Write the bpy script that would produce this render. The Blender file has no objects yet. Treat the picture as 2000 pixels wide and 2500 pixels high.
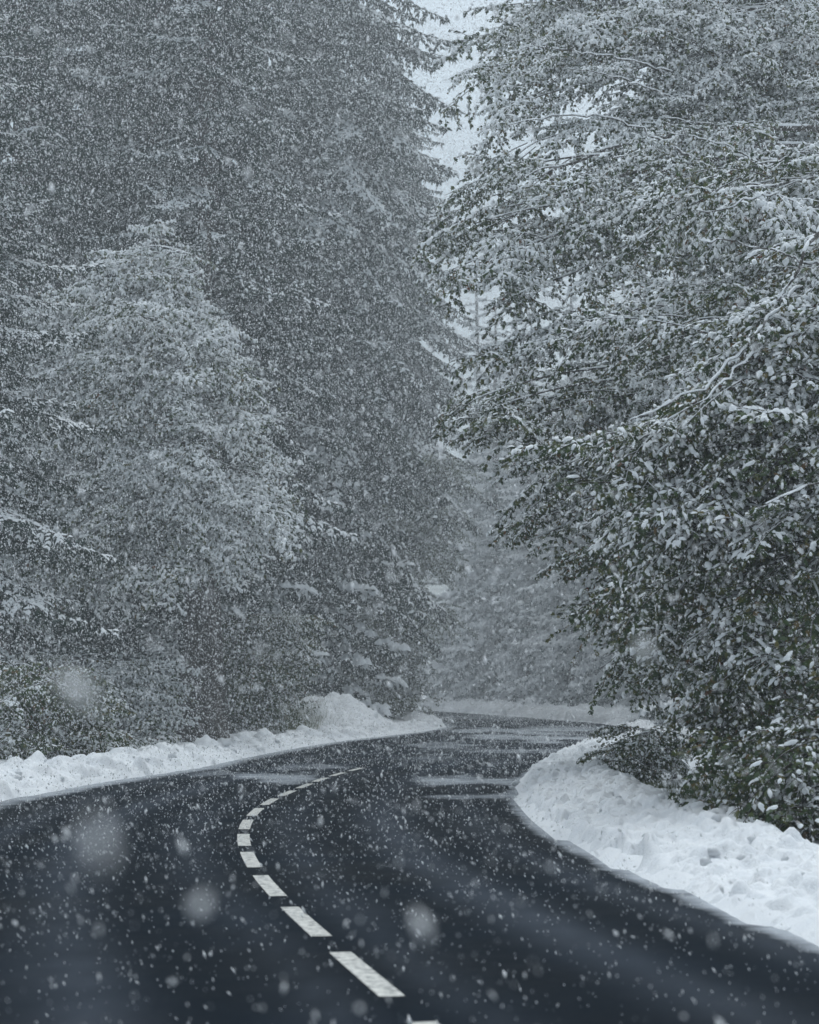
import bpy, math, random
import numpy as np
from mathutils import Vector, Matrix

# ------------------------------------------------------------------ camera, sky, sun, exposure
scene = bpy.context.scene
COL = scene.collection
CAM_H, FPX, HOR = 1.6, 5000.0, 1703.0            # camera height (m), focal length and horizon row measured on the 2000x2500 photo
PITCH = math.atan((HOR - 1250.0) / FPX)
cam_d = bpy.data.cameras.new('camera')
cam = bpy.data.objects.new('camera', cam_d); COL.objects.link(cam)
cam.location = (0, 0, CAM_H)
cam.rotation_euler = (math.radians(90) + PITCH, 0, 0)
cam_d.sensor_fit = 'AUTO'; cam_d.sensor_width = 36.0; cam_d.lens = 36.0 * FPX / 2500.0
cam_d.clip_start = 0.1; cam_d.clip_end = 2000
cam_d.dof.use_dof = True; cam_d.dof.focus_distance = 34.0; cam_d.dof.aperture_fstop = 3.0
scene.camera = cam

SUN_EL, SUN_AZ = math.radians(68), math.radians(15)
world = bpy.data.worlds.new('World'); scene.world = world; world.use_nodes = True
wn, wl = world.node_tree.nodes, world.node_tree.links
wn.clear()
sky = wn.new('ShaderNodeTexSky'); sky.sky_type = 'NISHITA'; sky.sun_disc = False
sky.sun_elevation = SUN_EL; sky.sun_rotation = SUN_AZ
sky.air_density = 1.0; sky.dust_density = 3.0; sky.ozone_density = 1.0
hsv = wn.new('ShaderNodeHueSaturation'); hsv.inputs['Saturation'].default_value = 0.18     # overcast: the blue is washed out by cloud
bg = wn.new('ShaderNodeBackground'); bg.inputs['Strength'].default_value = 0.135
wo = wn.new('ShaderNodeOutputWorld')
tint = wn.new('ShaderNodeMixRGB'); tint.blend_type = 'MULTIPLY'; tint.inputs['Fac'].default_value = 1; tint.inputs['Color2'].default_value = (0.875, 1.0, 1.075, 1)
wl.new(sky.outputs['Color'], hsv.inputs['Color']); wl.new(hsv.outputs['Color'], tint.inputs['Color1']); wl.new(tint.outputs['Color'], bg.inputs['Color']); wl.new(bg.outputs['Background'], wo.inputs['Surface'])
sun_d = bpy.data.lights.new('sun', 'SUN'); sun_d.energy = 1.3; sun_d.angle = math.radians(60); sun_d.color = (0.97, 0.99, 1.0)
sun = bpy.data.objects.new('sun', sun_d); COL.objects.link(sun)
sdir = Vector((math.sin(SUN_AZ) * math.cos(SUN_EL), math.cos(SUN_AZ) * math.cos(SUN_EL), math.sin(SUN_EL)))
sun.rotation_euler = sdir.to_track_quat('Z', 'Y').to_euler(); sun.location = sdir * 50
scene.view_settings.view_transform = 'Standard'; scene.view_settings.look = 'None'
scene.view_settings.gamma = 1.0; scene.view_settings.use_curve_mapping = False
scene.view_settings.exposure = 0.12
scene.render.engine = 'CYCLES'
scene.cycles.max_bounces = 8; scene.cycles.diffuse_bounces = 4; scene.cycles.glossy_bounces = 2
scene.cycles.transmission_bounces = 2; scene.cycles.volume_bounces = 5; scene.cycles.transparent_max_bounces = 4
scene.cycles.use_denoising = True; scene.cycles.denoiser = 'OPENIMAGEDENOISE'; scene.cycles.denoising_input_passes = 'RGB_ALBEDO_NORMAL'
scene.cycles.sample_clamp_indirect = 4.0

HAZE = 0.0015

# ------------------------------------------------------------------ small helpers
R = np.random.default_rng
def lerp(a, b, t): return a + (b - a) * t
def sstep(a, b, x):
    t = np.clip((np.asarray(x, float) - a) / (b - a), 0, 1); return t * t * (3 - 2 * t)
def hash2(ix, iy, seed):
    h = (ix.astype(np.int64) * 374761393 + iy.astype(np.int64) * 668265263 + seed * 974634211) & 0x7fffffff
    h = ((h ^ (h >> 13)) * 1274126177) & 0x7fffffff
    return ((h ^ (h >> 16)) & 0xffff) / 65535.0
def vnoise(x, y, seed=0):
    x = np.asarray(x, float); y = np.asarray(y, float)
    ix, iy = np.floor(x), np.floor(y); fx, fy = x - ix, y - iy
    fx = fx * fx * (3 - 2 * fx); fy = fy * fy * (3 - 2 * fy)
    ix = ix.astype(np.int64); iy = iy.astype(np.int64)
    a = lerp(hash2(ix, iy, seed), hash2(ix + 1, iy, seed), fx)
    b = lerp(hash2(ix, iy + 1, seed), hash2(ix + 1, iy + 1, seed), fx)
    return lerp(a, b, fy)
def fbm(x, y, seed=0, n=4):
    s, a = 0, 0.5
    for i in range(n):
        s = s + a * vnoise(x * 2 ** i, y * 2 ** i, seed + i * 7); a *= 0.5
    return s
def nrm(v):
    v = np.asarray(v, float); return v / np.maximum(np.linalg.norm(v, axis=-1, keepdims=True), 1e-9)

def road_z(Y): return 0.9 * sstep(40, 170, Y)                 # the road climbs gently after the first bend
def px(x, y, d):                                              # point of the photo's pixel at forward distance d
    v = (1250.0 - y) / FPX; u = (x - 1000.0) / FPX
    dy = math.cos(PITCH) - v * math.sin(PITCH); dz = math.sin(PITCH) + v * math.cos(PITCH)
    t = d / dy
    return np.array([u * t, d, CAM_H + dz * t])
def pg(x, y):                                                 # point of the photo's pixel on the road surface
    lo = None
    ds = np.linspace(6, 240, 9000)
    v = (1250.0 - y) / FPX
    dy = math.cos(PITCH) - v * math.sin(PITCH); dz = math.sin(PITCH) + v * math.cos(PITCH)
    z = CAM_H + dz / dy * ds
    i = int(np.argmax(z <= road_z(ds)))
    if z[i] > road_z(ds[i]): i = len(ds) - 1
    d = ds[i]
    return np.array([(x - 1000.0) / FPX * d / dy, d])
def catmull(P, n):
    P = np.asarray(P, float); P = np.vstack([2 * P[0] - P[1], P, 2 * P[-1] - P[-2]])
    out = []
    for i in range(1, len(P) - 2):
        t = np.linspace(0, 1, n, endpoint=False)[:, None]
        a, b, c, d = P[i - 1], P[i], P[i + 1], P[i + 2]
        out.append(0.5 * ((2 * b) + (c - a) * t + (2 * a - 5 * b + 4 * c - d) * t ** 2 + (3 * b - a - 3 * c + d) * t ** 3))
    out.append(P[-2][None]); return np.vstack(out)
def resample(P, step):
    seg = np.linalg.norm(np.diff(P, axis=0), axis=1); s = np.concatenate([[0], np.cumsum(seg)])
    n = max(2, int(s[-1] / step) + 1); q = np.linspace(0, s[-1], n)
    return np.stack([np.interp(q, s, P[:, k]) for k in range(P.shape[1])], 1), q

def mesh_tris(name, V, F, mats, mi=None, smooth=True, attrs=None):
    """mesh data from numpy vertices and triangles"""
    V = np.ascontiguousarray(V, np.float32); F = np.ascontiguousarray(F, np.int32)
    me = bpy.data.meshes.new(name)
    me.vertices.add(len(V)); me.vertices.foreach_set('co', V.ravel())
    me.loops.add(F.size); me.loops.foreach_set('vertex_index', F.ravel())
    me.polygons.add(len(F)); me.polygons.foreach_set('loop_start', np.arange(0, F.size, 3, dtype=np.int32))
    for m in mats: me.materials.append(m)
    if mi is not None: me.polygons.foreach_set('material_index', np.ascontiguousarray(mi, np.int32))
    me.polygons.foreach_set('use_smooth', np.full(len(F), bool(smooth)))
    for k, a in (attrs or {}).items():
        at = me.attributes.new(k, 'FLOAT', 'POINT'); at.data.foreach_set('value', np.ascontiguousarray(a, np.float32))
    me.update(calc_edges=True)
    return me
class Acc:
    """collects pieces of one mesh"""
    def __init__(s): s.V, s.F, s.M, s.A, s.n = [], [], [], [], 0
    def add(s, V, F, m=0, a=0.0):
        V = np.asarray(V, float).reshape(-1, 3); F = np.asarray(F, int).reshape(-1, 3)
        s.V.append(V); s.F.append(F + s.n); s.n += len(V)
        s.M.append(np.broadcast_to(np.asarray(m, int), (len(F),))); s.A.append(np.broadcast_to(np.asarray(a, float), (len(V),)))
    def mesh(s, name, mats, smooth=True):
        return mesh_tris(name, np.vstack(s.V), np.vstack(s.F), mats, np.concatenate(s.M), smooth, {'tone': np.concatenate(s.A)})
def grid_faces(nu, nv):
    i = np.arange(nu * nv).reshape(nu, nv)
    a, b, c, d = i[:-1, :-1].ravel(), i[1:, :-1].ravel(), i[1:, 1:].ravel(), i[:-1, 1:].ravel()
    return np.vstack([np.stack([a, b, c], 1), np.stack([a, c, d], 1)])
def tube(P, rad, sides=6, up=(0, 0, 1)):
    P = np.asarray(P, float); rad = np.broadcast_to(np.asarray(rad, float), (len(P),))
    T = nrm(np.gradient(P, axis=0)); ref = np.tile(np.asarray(up, float), (len(P), 1))
    ref[np.abs((T * ref).sum(1)) > 0.95] = (1, 0.1, 0)
    B = nrm(np.cross(T, ref)); N = np.cross(B, T)
    ang = np.linspace(0, 2 * math.pi, sides, endpoint=False)
    V = P[:, None] + rad[:, None, None] * (np.cos(ang)[None, :, None] * B[:, None] + np.sin(ang)[None, :, None] * N[:, None])
    V = V.reshape(-1, 3); F = []
    for i in range(len(P) - 1):
        for j in range(sides):
            a, b = i * sides + j, i * sides + (j + 1) % sides
            F += [(a, b, b + sides), (a, b + sides, a + sides)]
    return V, np.array(F)
def instance_template(TV, TF, O, X, Y, Z, sx, sy, sz):
    """copies of a small template placed in many frames"""
    n, k = len(O), len(TV)
    V = O[:, None] + TV[None, :, 0:1] * (X * sx[:, None])[:, None] + TV[None, :, 1:2] * (Y * sy[:, None])[:, None] + TV[None, :, 2:3] * (Z * sz[:, None])[:, None]
    F = TF[None] + (np.arange(n) * k)[:, None, None]
    return V.reshape(-1, 3), F.reshape(-1, 3)

def obj(name, me, parent=None, mat4=None):
    o = bpy.data.objects.new(name, me); COL.objects.link(o)
    if parent is not None: o.parent = parent
    if mat4 is not None: o.matrix_local = mat4
    return o
def thing(name, label, cat, loc=(0, 0, 0), group=None):
    o = bpy.data.objects.new(name, None); COL.objects.link(o); o.location = loc; o.empty_display_size = 0.3
    o['label'] = label; o['category'] = cat
    if group: o['group'] = group
    return o
def setting(name, me, kind='structure', label=None):
    o = obj(name, me); o['kind'] = kind
    if label: o['label'] = label
    return o
def frame(o, x, s=1.0, roll=0.0):
    """matrix with local X along x, local Z as near to up as it gets"""
    x = Vector(x).normalized(); up = Vector((0, 0, 1))
    y = up.cross(x)
    if y.length < 1e-3: y = Vector((0, 1, 0))
    y.normalize(); z = x.cross(y)
    if roll:
        q = Matrix.Rotation(roll, 3, x); y = q @ y; z = q @ z
    return Matrix(((x.x * s, y.x * s, z.x * s, o[0]), (x.y * s, y.y * s, z.y * s, o[1]), (x.z * s, y.z * s, z.z * s, o[2]), (0, 0, 0, 1)))

# ------------------------------------------------------------------ materials
def new_mat(name):
    m = bpy.data.materials.new(name); m.use_nodes = True
    n, l = m.node_tree.nodes, m.node_tree.links
    return m, n, l, n['Principled BSDF']
def ramp(n, stops):
    r = n.new('ShaderNodeValToRGB'); e = r.color_ramp.elements
    while len(e) < len(stops): e.new(0.5)
    for i, (p, c) in enumerate(stops):
        e[i].position = p; e[i].color = (*c, 1)
    return r
def noise(n, l, scale, detail=4, rough=0.6, vec=None):
    t = n.new('ShaderNodeTexNoise'); t.inputs['Scale'].default_value = scale; t.inputs['Detail'].default_value = detail
    t.inputs['Roughness'].default_value = rough
    if vec is not None: l.new(vec, t.inputs['Vector'])
    return t
def bump(n, l, b, h, strength, dist):
    bp = n.new('ShaderNodeBump'); bp.inputs['Strength'].default_value = strength; bp.inputs['Distance'].default_value = dist
    l.new(h, bp.inputs['Height']); l.new(bp.outputs['Normal'], b.inputs['Normal']); return bp
def mat_snow(name, fine=60, dirt=0.0):
    m, n, l, b = new_mat(name)
    tc = n.new('ShaderNodeTexCoord')
    t = noise(n, l, 3.0, 5, 0.65, tc.outputs['Object'])
    r = ramp(n, [(0.3, (0.78, 0.80, 0.83)), (0.7, (0.86, 0.87, 0.88))]); l.new(t.outputs['Fac'], r.inputs['Fac'])
    last = r.outputs['Color']
    if dirt:
        t2 = noise(n, l, 28, 3, 0.7, tc.outputs['Object'])
        r2 = ramp(n, [(0.63, (0, 0, 0)), (0.72, (1, 1, 1))]); l.new(t2.outputs['Fac'], r2.inputs['Fac'])
        mul = n.new('ShaderNodeMath'); mul.operation = 'MULTIPLY'; mul.inputs[1].default_value = dirt; l.new(r2.outputs['Color'], mul.inputs[0])
        mx = n.new('ShaderNodeMixRGB'); l.new(mul.outputs[0], mx.inputs['Fac']); l.new(last, mx.inputs['Color1']); mx.inputs['Color2'].default_value = (0.30, 0.29, 0.28, 1)
        last = mx.outputs['Color']
    l.new(last, b.inputs['Base Color']); b.inputs['Roughness'].default_value = 0.75; b.inputs['Specular IOR Level'].default_value = 0.2
    f = noise(n, l, fine, 4, 0.7, tc.outputs['Object']); bump(n, l, b, f.outputs['Fac'], 0.6, 0.03)
    return m
def mat_plain(name, c, rough=0.7, spec=0.25):
    m, n, l, b = new_mat(name); b.inputs['Base Color'].default_value = (*c, 1); b.inputs['Roughness'].default_value = rough
    b.inputs['Specular IOR Level'].default_value = spec; return m
def mat_leaf(name, stops, trans=0.25, rough=0.55):
    m, n, l, b = new_mat(name)
    a = n.new('ShaderNodeAttribute'); a.attribute_name = 'tone'
    oi = n.new('ShaderNodeObjectInfo'); ad = n.new('ShaderNodeMath'); ad.operation = 'MULTIPLY_ADD'
    l.new(oi.outputs['Random'], ad.inputs[0]); ad.inputs[1].default_value = 0.12; l.new(a.outputs['Fac'], ad.inputs[2])
    r = ramp(n, stops); l.new(ad.outputs[0], r.inputs['Fac']); l.new(r.outputs['Color'], b.inputs['Base Color'])
    b.inputs['Roughness'].default_value = rough; b.inputs['Specular IOR Level'].default_value = 0.25
    if trans:
        tr = n.new('ShaderNodeBsdfTranslucent'); l.new(r.outputs['Color'], tr.inputs['Color'])
        mx = n.new('ShaderNodeMixShader'); mx.inputs['Fac'].default_value = trans
        l.new(b.outputs[0], mx.inputs[1]); l.new(tr.outputs[0], mx.inputs[2]); l.new(mx.outputs[0], n['Material Output'].inputs['Surface'])
    return m
def mat_bark(name, c1, c2):
    m, n, l, b = new_mat(name)
    tc = n.new('ShaderNodeTexCoord'); mp = n.new('ShaderNodeMapping'); mp.inputs['Scale'].default_value = (9, 9, 1.6); l.new(tc.outputs['Object'], mp.inputs['Vector'])
    t = noise(n, l, 1.5, 6, 0.7, mp.outputs['Vector'])
    r = ramp(n, [(0.35, c1), (0.68, c2)]); l.new(t.outputs['Fac'], r.inputs['Fac']); l.new(r.outputs['Color'], b.inputs['Base Color'])
    b.inputs['Roughness'].default_value = 0.9; bump(n, l, b, t.outputs['Fac'], 0.8, 0.04); return m
M_SNOW = mat_snow('snow'); M_BANK = mat_snow('ploughed_snow', 45, 0.35); M_CAP = mat_plain('settled_snow', (0.84, 0.86, 0.88), 0.8, 0.1)
M_FLAKE = None
M_LEAF = mat_leaf('broad_leaf', [(0.0, (0.026, 0.048, 0.024)), (0.55, (0.052, 0.090, 0.028)), (0.85, (0.105, 0.115, 0.030)), (0.955, (0.15, 0.085, 0.03)), (1.0, (0.20, 0.07, 0.03))])
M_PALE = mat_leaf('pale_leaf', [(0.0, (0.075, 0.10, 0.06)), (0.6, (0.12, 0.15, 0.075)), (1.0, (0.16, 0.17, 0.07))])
M_NEEDLE = mat_leaf('spruce_needles', [(0.0, (0.018, 0.038, 0.032)), (0.6, (0.030, 0.056, 0.043)), (1.0, (0.052, 0.074, 0.048))], 0.0, 0.65)
M_FROST_HAZE = mat_leaf('frost_and_haze_needles', [(0.0, (0.20, 0.24, 0.25)), (1.0, (0.36, 0.40, 0.41))], 0.0, 0.8)  # far needles: frost, with the paleness of distant haze put into the colour
M_BARK = mat_bark('grey_brown_bark', (0.035, 0.030, 0.028), (0.11, 0.10, 0.09))
M_TWIG = mat_plain('twig_bark', (0.055, 0.045, 0.040), 0.85, 0.1)
M_GRASS = mat_leaf('grass_blade', [(0.0, (0.05, 0.08, 0.03)), (0.7, (0.11, 0.13, 0.05)), (1.0, (0.22, 0.19, 0.10))], 0.2)

# falling flakes: white and a little translucent
m, n, l, b = new_mat('falling_flake'); b.inputs['Base Color'].default_value = (0.96, 0.965, 0.975, 1); b.inputs['Roughness'].default_value = 0.9; b.inputs['Specular IOR Level'].default_value = 0
tr = n.new('ShaderNodeBsdfTranslucent'); tr.inputs['Color'].default_value = (0.96, 0.965, 0.975, 1); mx = n.new('ShaderNodeMixShader'); mx.inputs['Fac'].default_value = 0.6
l.new(b.outputs[0], mx.inputs[1]); l.new(tr.outputs[0], mx.inputs[2]); l.new(mx.outputs[0], n['Material Output'].inputs['Surface']); M_FLAKE = m

# wet asphalt with slush
def mat_asphalt():
    m, n, l, b = new_mat('wet_asphalt')
    tc = n.new('ShaderNodeTexCoord'); P = tc.outputs['Object']
    big = noise(n, l, 0.45, 5, 0.6, P); fine = noise(n, l, 55, 3, 0.8, P)
    r = ramp(n, [(0.3, (0.004, 0.007, 0.011)), (0.7, (0.010, 0.016, 0.024))]); l.new(big.outputs['Fac'], r.inputs['Fac'])
    fr = ramp(n, [(0.35, (0.55, 0.55, 0.55)), (0.75, (1.5, 1.5, 1.5))]); l.new(fine.outputs['Fac'], fr.inputs['Fac'])
    mu = n.new('ShaderNodeMixRGB'); mu.blend_type = 'MULTIPLY'; mu.inputs['Fac'].default_value = 1; l.new(r.outputs['Color'], mu.inputs['Color1']); l.new(fr.outputs['Color'], mu.inputs['Color2'])
    tk = n.new('ShaderNodeAttribute'); tk.attribute_name = 'track'
    mt = n.new('ShaderNodeMixRGB'); l.new(tk.outputs['Fac'], mt.inputs['Fac']); l.new(mu.outputs['Color'], mt.inputs['Color1']); mt.inputs['Color2'].default_value = (0.060, 0.070, 0.088, 1)
    # slush: vertex mask broken up by a streaky noise
    at = n.new('ShaderNodeAttribute'); at.attribute_name = 'slush'
    mp = n.new('ShaderNodeMapping'); mp.inputs['Scale'].default_value = (1.1, 1.7, 1); l.new(P, mp.inputs['Vector'])
    st = noise(n, l, 1.3, 6, 0.7, mp.outputs['Vector'])
    ad = n.new('ShaderNodeMath'); ad.operation = 'ADD'; l.new(at.outputs['Fac'], ad.inputs[0]); l.new(st.outputs['Fac'], ad.inputs[1])
    sr = ramp(n, [(0.80 / 2, (0, 0, 0)), (1.45 / 2, (1, 1, 1))]); hf = n.new('ShaderNodeMath'); hf.operation = 'MULTIPLY'; hf.inputs[1].default_value = 0.5
    l.new(ad.outputs[0], hf.inputs[0]); l.new(hf.outputs[0], sr.inputs['Fac'])
    mx = n.new('ShaderNodeMixRGB'); l.new(sr.outputs['Color'], mx.inputs['Fac']); l.new(mt.outputs['Color'], mx.inputs['Color1']); mx.inputs['Color2'].default_value = (0.50, 0.53, 0.57, 1)
    l.new(mx.outputs['Color'], b.inputs['Base Color'])
    rr = ramp(n, [(0.35, (0.32, 0.32, 0.32)), (0.7, (0.55, 0.55, 0.55))]); l.new(big.outputs['Fac'], rr.inputs['Fac']); l.new(rr.outputs['Color'], b.inputs['Roughness'])
    b.inputs['Specular IOR Level'].default_value = 0.004
    bump(n, l, b, fine.outputs['Fac'], 0.5, 0.012)
    return m
M_ROAD = mat_asphalt()
m, n, l, b = new_mat('road_paint'); tc = n.new('ShaderNodeTexCoord'); t = noise(n, l, 14, 5, 0.75, tc.outputs['Object'])
r = ramp(n, [(0.37, (0.06, 0.06, 0.065)), (0.44, (0.34, 0.335, 0.315)), (0.55, (0.62, 0.605, 0.56)), (0.8, (0.70, 0.685, 0.64))]); l.new(t.outputs['Fac'], r.inputs['Fac']); l.new(r.outputs['Color'], b.inputs['Base Color']); b.inputs['Roughness'].default_value = 0.55; M_PAINT = m

# ------------------------------------------------------------------ the road's outline, measured on the photo
LEFT_PX = [(0, 1958), (100, 1938), (250, 1910), (400, 1888), (500, 1872), (600, 1850), (750, 1822), (870, 1805), (960, 1795), (1045, 1784), (1085, 1775)]
LEFT = [(-1.5, -8), (-2.5, 0), (-3.6, 8), (-4.7, 15), (-5.7, 22)] + [tuple(pg(*p)) for p in LEFT_PX]
LEFT += [tuple(pg(1068, 1766)), tuple(pg(1020, 1757)), tuple(pg(950, 1749)), (-7.0, 122), (-18, 130), (-34, 140), (-60, 150)]
RIGHT_PX = [(2000, 2300), (1900, 2270), (1800, 2235), (1680, 2180), (1560, 2140), (1450, 2085), (1350, 2035), (1290, 1990), (1268, 1945), (1276, 1908), (1310, 1880), (1365, 1850), (1425, 1822), (1470, 1798), (1500, 1780)]
RIGHT = [(4.4, -8), (3.9, 0), (3.25, 8)] + [tuple(pg(*p)) for p in RIGHT_PX]
RIGHT += [tuple(pg(*p)) for p in [(1505, 1772), (1450, 1765), (1350, 1757), (1250, 1749), (1150, 1742), (1050, 1735), (960, 1728)]] + [(-11, 150), (-24, 156), (-60, 166)]
LEFT = catmull(LEFT, 14); RIGHT = catmull(RIGHT, 14)
POLY = np.vstack([LEFT, RIGHT[::-1]])
def seg_dist(X, Y, P):
    """distance to a polyline, and its side"""
    d2 = np.full(X.shape, 1e9)
    for a, b in zip(P[:-1], P[1:]):
        e = b - a; L2 = max((e ** 2).sum(), 1e-9)
        t = np.clip(((X - a[0]) * e[0] + (Y - a[1]) * e[1]) / L2, 0, 1)
        d2 = np.minimum(d2, (X - a[0] - t * e[0]) ** 2 + (Y - a[1] - t * e[1]) ** 2)
    return np.sqrt(d2)
def in_poly(X, Y, P):
    c = np.zeros(X.shape, bool)
    for a, b in zip(P, np.roll(P, -1, 0)):
        cond = (a[1] > Y) != (b[1] > Y)
        xs = (b[0] - a[0]) * (Y - a[1]) / (b[1] - a[1] + 1e-12) + a[0]
        c ^= cond & (X < xs)
    return c
def road_sd(X, Y):
    d = np.minimum(seg_dist(X, Y, LEFT[::3]), seg_dist(X, Y, RIGHT[::3]))
    return np.where(in_poly(X, Y, POLY), -d, d)

CENTRE_PX = [(1032, 2497), (980, 2436), (812 - 3, 2333), (788, 2293), (680, 2196), (600, 2106), (592, 2056), (596, 2016), (620, 1984), (654, 1959), (701, 1937), (745, 1920), (788, 1902), (838, 1888), (875, 1878), (913, 1868), (948, 1860), (988, 1852), (1020, 1845), (1072, 1833)]
# the dash ends measured on the photo run along the middle of the paint
CENTRE_PX = [(1060, 2520), (957, 2436), (832, 2329), (789, 2293), (713, 2220), (679, 2196), (638, 2145), (621, 2125), (602, 2084), (594, 2071), (591, 2040), (592, 2029), (598, 2003), (615, 1994), (625, 1974), (645, 1967), (663, 1950), (691, 1943), (710, 1931), (735, 1926), (752, 1912), (778, 1907), (795, 1897), (838, 1885), (875, 1877), (913, 1868), (948, 1860), (988, 1852), (1020, 1845), (1072, 1833), (1150, 1817), (1220, 1803)]
CP = np.array([pg(*p) for p in CENTRE_PX])
# smooth the measured line
for _ in range(3): CP[1:-1] = 0.25 * CP[:-2] + 0.5 * CP[1:-1] + 0.25 * CP[2:]
CENTRE = catmull(np.vstack([[(2.2, -1)], [(1.15, 5)], CP]), 10)

# ------------------------------------------------------------------ ground and hill
def hill(X, Y):
    return 13 * sstep(172, 320, Y) + 9 * sstep(16, 120, np.abs(X)) + 0.5 * sstep(3, 14, np.abs(X - 1.0)) * sstep(45, 20, Y)
MOUND = pg(852, 1790)
def mound(X, Y):
    dx = X - MOUND[0] + .35; dy = Y - (MOUND[1] + 2.6)
    dx = dx + 1.5 * (fbm(X * .9, Y * .35, 61) - .47); rx = np.where(dx > 0, 2.5, 3.6)
    q = np.sqrt((dx / rx) ** 2 + (dy / 3.8) ** 2)
    return (1.45 * np.clip(1 - q ** 1.25, 0, 1) + (.55 * (fbm(X * 1.4, Y * .7, 62) - .45) + .22 * (fbm(X * 5, Y * 3, 64, 3) - .42)) * sstep(1.05, .6, q)) * (q < 1.05)
def ground_z(X, Y, sd):
    base = road_z(Y) + np.where(sd > 0, 0.10 + 0.10 * sstep(1.0, 4.0, sd), -0.12 * sstep(0, -0.3, sd) - 0.02)
    return base + np.where(sd > 0.6, hill(X, Y) * sstep(1.5, 10, sd) + 0.25 * (fbm(X * 0.5, Y * 0.5, 3) - 0.47) * sstep(1.5, 4, sd), 0)
xs = np.concatenate([np.linspace(-128, -22, 34), np.linspace(-20, -6.25, 56), np.linspace(-6.1, .6, 84), np.linspace(.75, 20, 78), np.linspace(22, 128, 34)])
ys = np.concatenate([np.linspace(-16, 8, 9), np.linspace(9, 74, 166), np.linspace(74.15, 90, 120), np.linspace(90.4, 110, 50), np.linspace(112, 170, 60), np.linspace(174, 312, 40)])
GX, GY = np.meshgrid(xs, ys, indexing='ij')
SD = road_sd(GX, GY)
GZ = ground_z(GX, GY, SD) + mound(GX, GY) * (SD > 0)
ground = setting('snowy_ground', mesh_tris('snowy_ground', np.stack([GX, GY, GZ], -1).reshape(-1, 3), grid_faces(*GX.shape)[:, ::1], [M_SNOW]))
def gz(x, y):
    X, Y = np.array([x], float), np.array([y], float)
    s = road_sd(X, Y)
    return float((ground_z(X, Y, s) + mound(X, Y) * (s > 0))[0])

# ------------------------------------------------------------------ road sheet
xs = np.concatenate([np.linspace(-60, -10, 60), np.arange(-9.8, 12.5, 0.16)])
ys = np.concatenate([np.arange(-8, 9, 0.8), np.arange(9, 62, 0.18), np.arange(62, 112, 0.4), np.arange(112, 168, 1.0)])
X, Y = np.meshgrid(xs, ys, indexing='ij'); sd = road_sd(X, Y)
sl = np.zeros(X.shape)
def blot(p0, p1, amp, soft=0.35):
    """slush streak blown across the lane between two measured corners"""
    a, b = pg(*p0), pg(*p1)
    cx, cy, rx, ry = (a[0] + b[0]) / 2, (a[1] + b[1]) / 2, abs(b[0] - a[0]) / 2, abs(a[1] - b[1]) / 2
    wob = (fbm(X * 0.9, Y * 0.35, 41) - 0.47) * ry * 2.4
    q = np.sqrt(((X - cx) / (rx * 1.08)) ** 4 + ((Y + wob - cy) / ry) ** 2)
    return amp * sstep(1.55, 0.25, q) * (.72 + .6 * fbm(X * 1.1, Y * 1.6, 43))
for a in [((1010, 1921), (1285, 1896), .62), ((1020, 1953), (1275, 1934), .52), ((520, 1912), (800, 1882), .50), ((640, 1882), (880, 1862), .40), ((420, 1905), (600, 1880), .35),
          ((1100, 1841), (1420, 1826), .42), ((1150, 1812), (1500, 1792), .62), ((960, 1830), (1200, 1812), .40), ((1080, 1792), (1460, 1774), .60), ((1250, 1788), (1500, 1770), .45), ((940, 1860), (1130, 1840), .30), ((1000, 1765), (1300, 1742), .40)]:
    sl = np.maximum(sl, 1.25 * blot(*a))
dl = seg_dist(X, Y, LEFT[::3]); dr = seg_dist(X, Y, RIGHT[::3])
sl = np.maximum(sl, 0.75 * sstep(0.95, 0.15, dl + 0.5 * (fbm(X * .6, Y * .3, 9) - .45)) * sstep(22, 36, Y))
sl = np.maximum(sl, 0.80 * sstep(0.36, 0.02, dr + 0.2 * (fbm(X * 1.6, Y * 1.6, 9) - .45)))
dc = seg_dist(X, Y, CENTRE[::3])
side = np.where(X > np.interp(Y, CENTRE[:, 1], CENTRE[:, 0]), 1.0, 0.0)
tkm = np.zeros(X.shape)
for off, wd, am in ((0.55, .28, .36), (1.75, .34, .60), (2.9, .28, .42)):          # grey film left between and beside the wheel paths
    tkm = np.maximum(tkm, am * sstep(wd * 1.6, 0, np.abs(dc - off + .5 * (fbm(X * .35, Y * .12, 19) - .45))) * (.15 + 1.5 * fbm(dc * 6.0, Y * .10 + X * .1, 23)) * (.4 + 1.0 * fbm(X * 1.1, Y * .5, 29)))
tkm = np.clip(tkm, 0, 1)
sl = np.maximum(sl, 0.30 * sstep(44, 60, Y) * sstep(1.2, 0.5, dc))
fc = grid_faces(*X.shape); keep = (sd.ravel()[fc] < 1.2).any(1)
V = np.stack([X, Y, road_z(Y)], -1).reshape(-1, 3); fc = fc[keep]
used, inv = np.unique(fc, return_inverse=True)
road = setting('road', mesh_tris('road', V[used], inv.reshape(fc.shape), [M_ROAD], attrs={'slush': sl.ravel()[used], 'track': tkm.ravel()[used]}))

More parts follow.
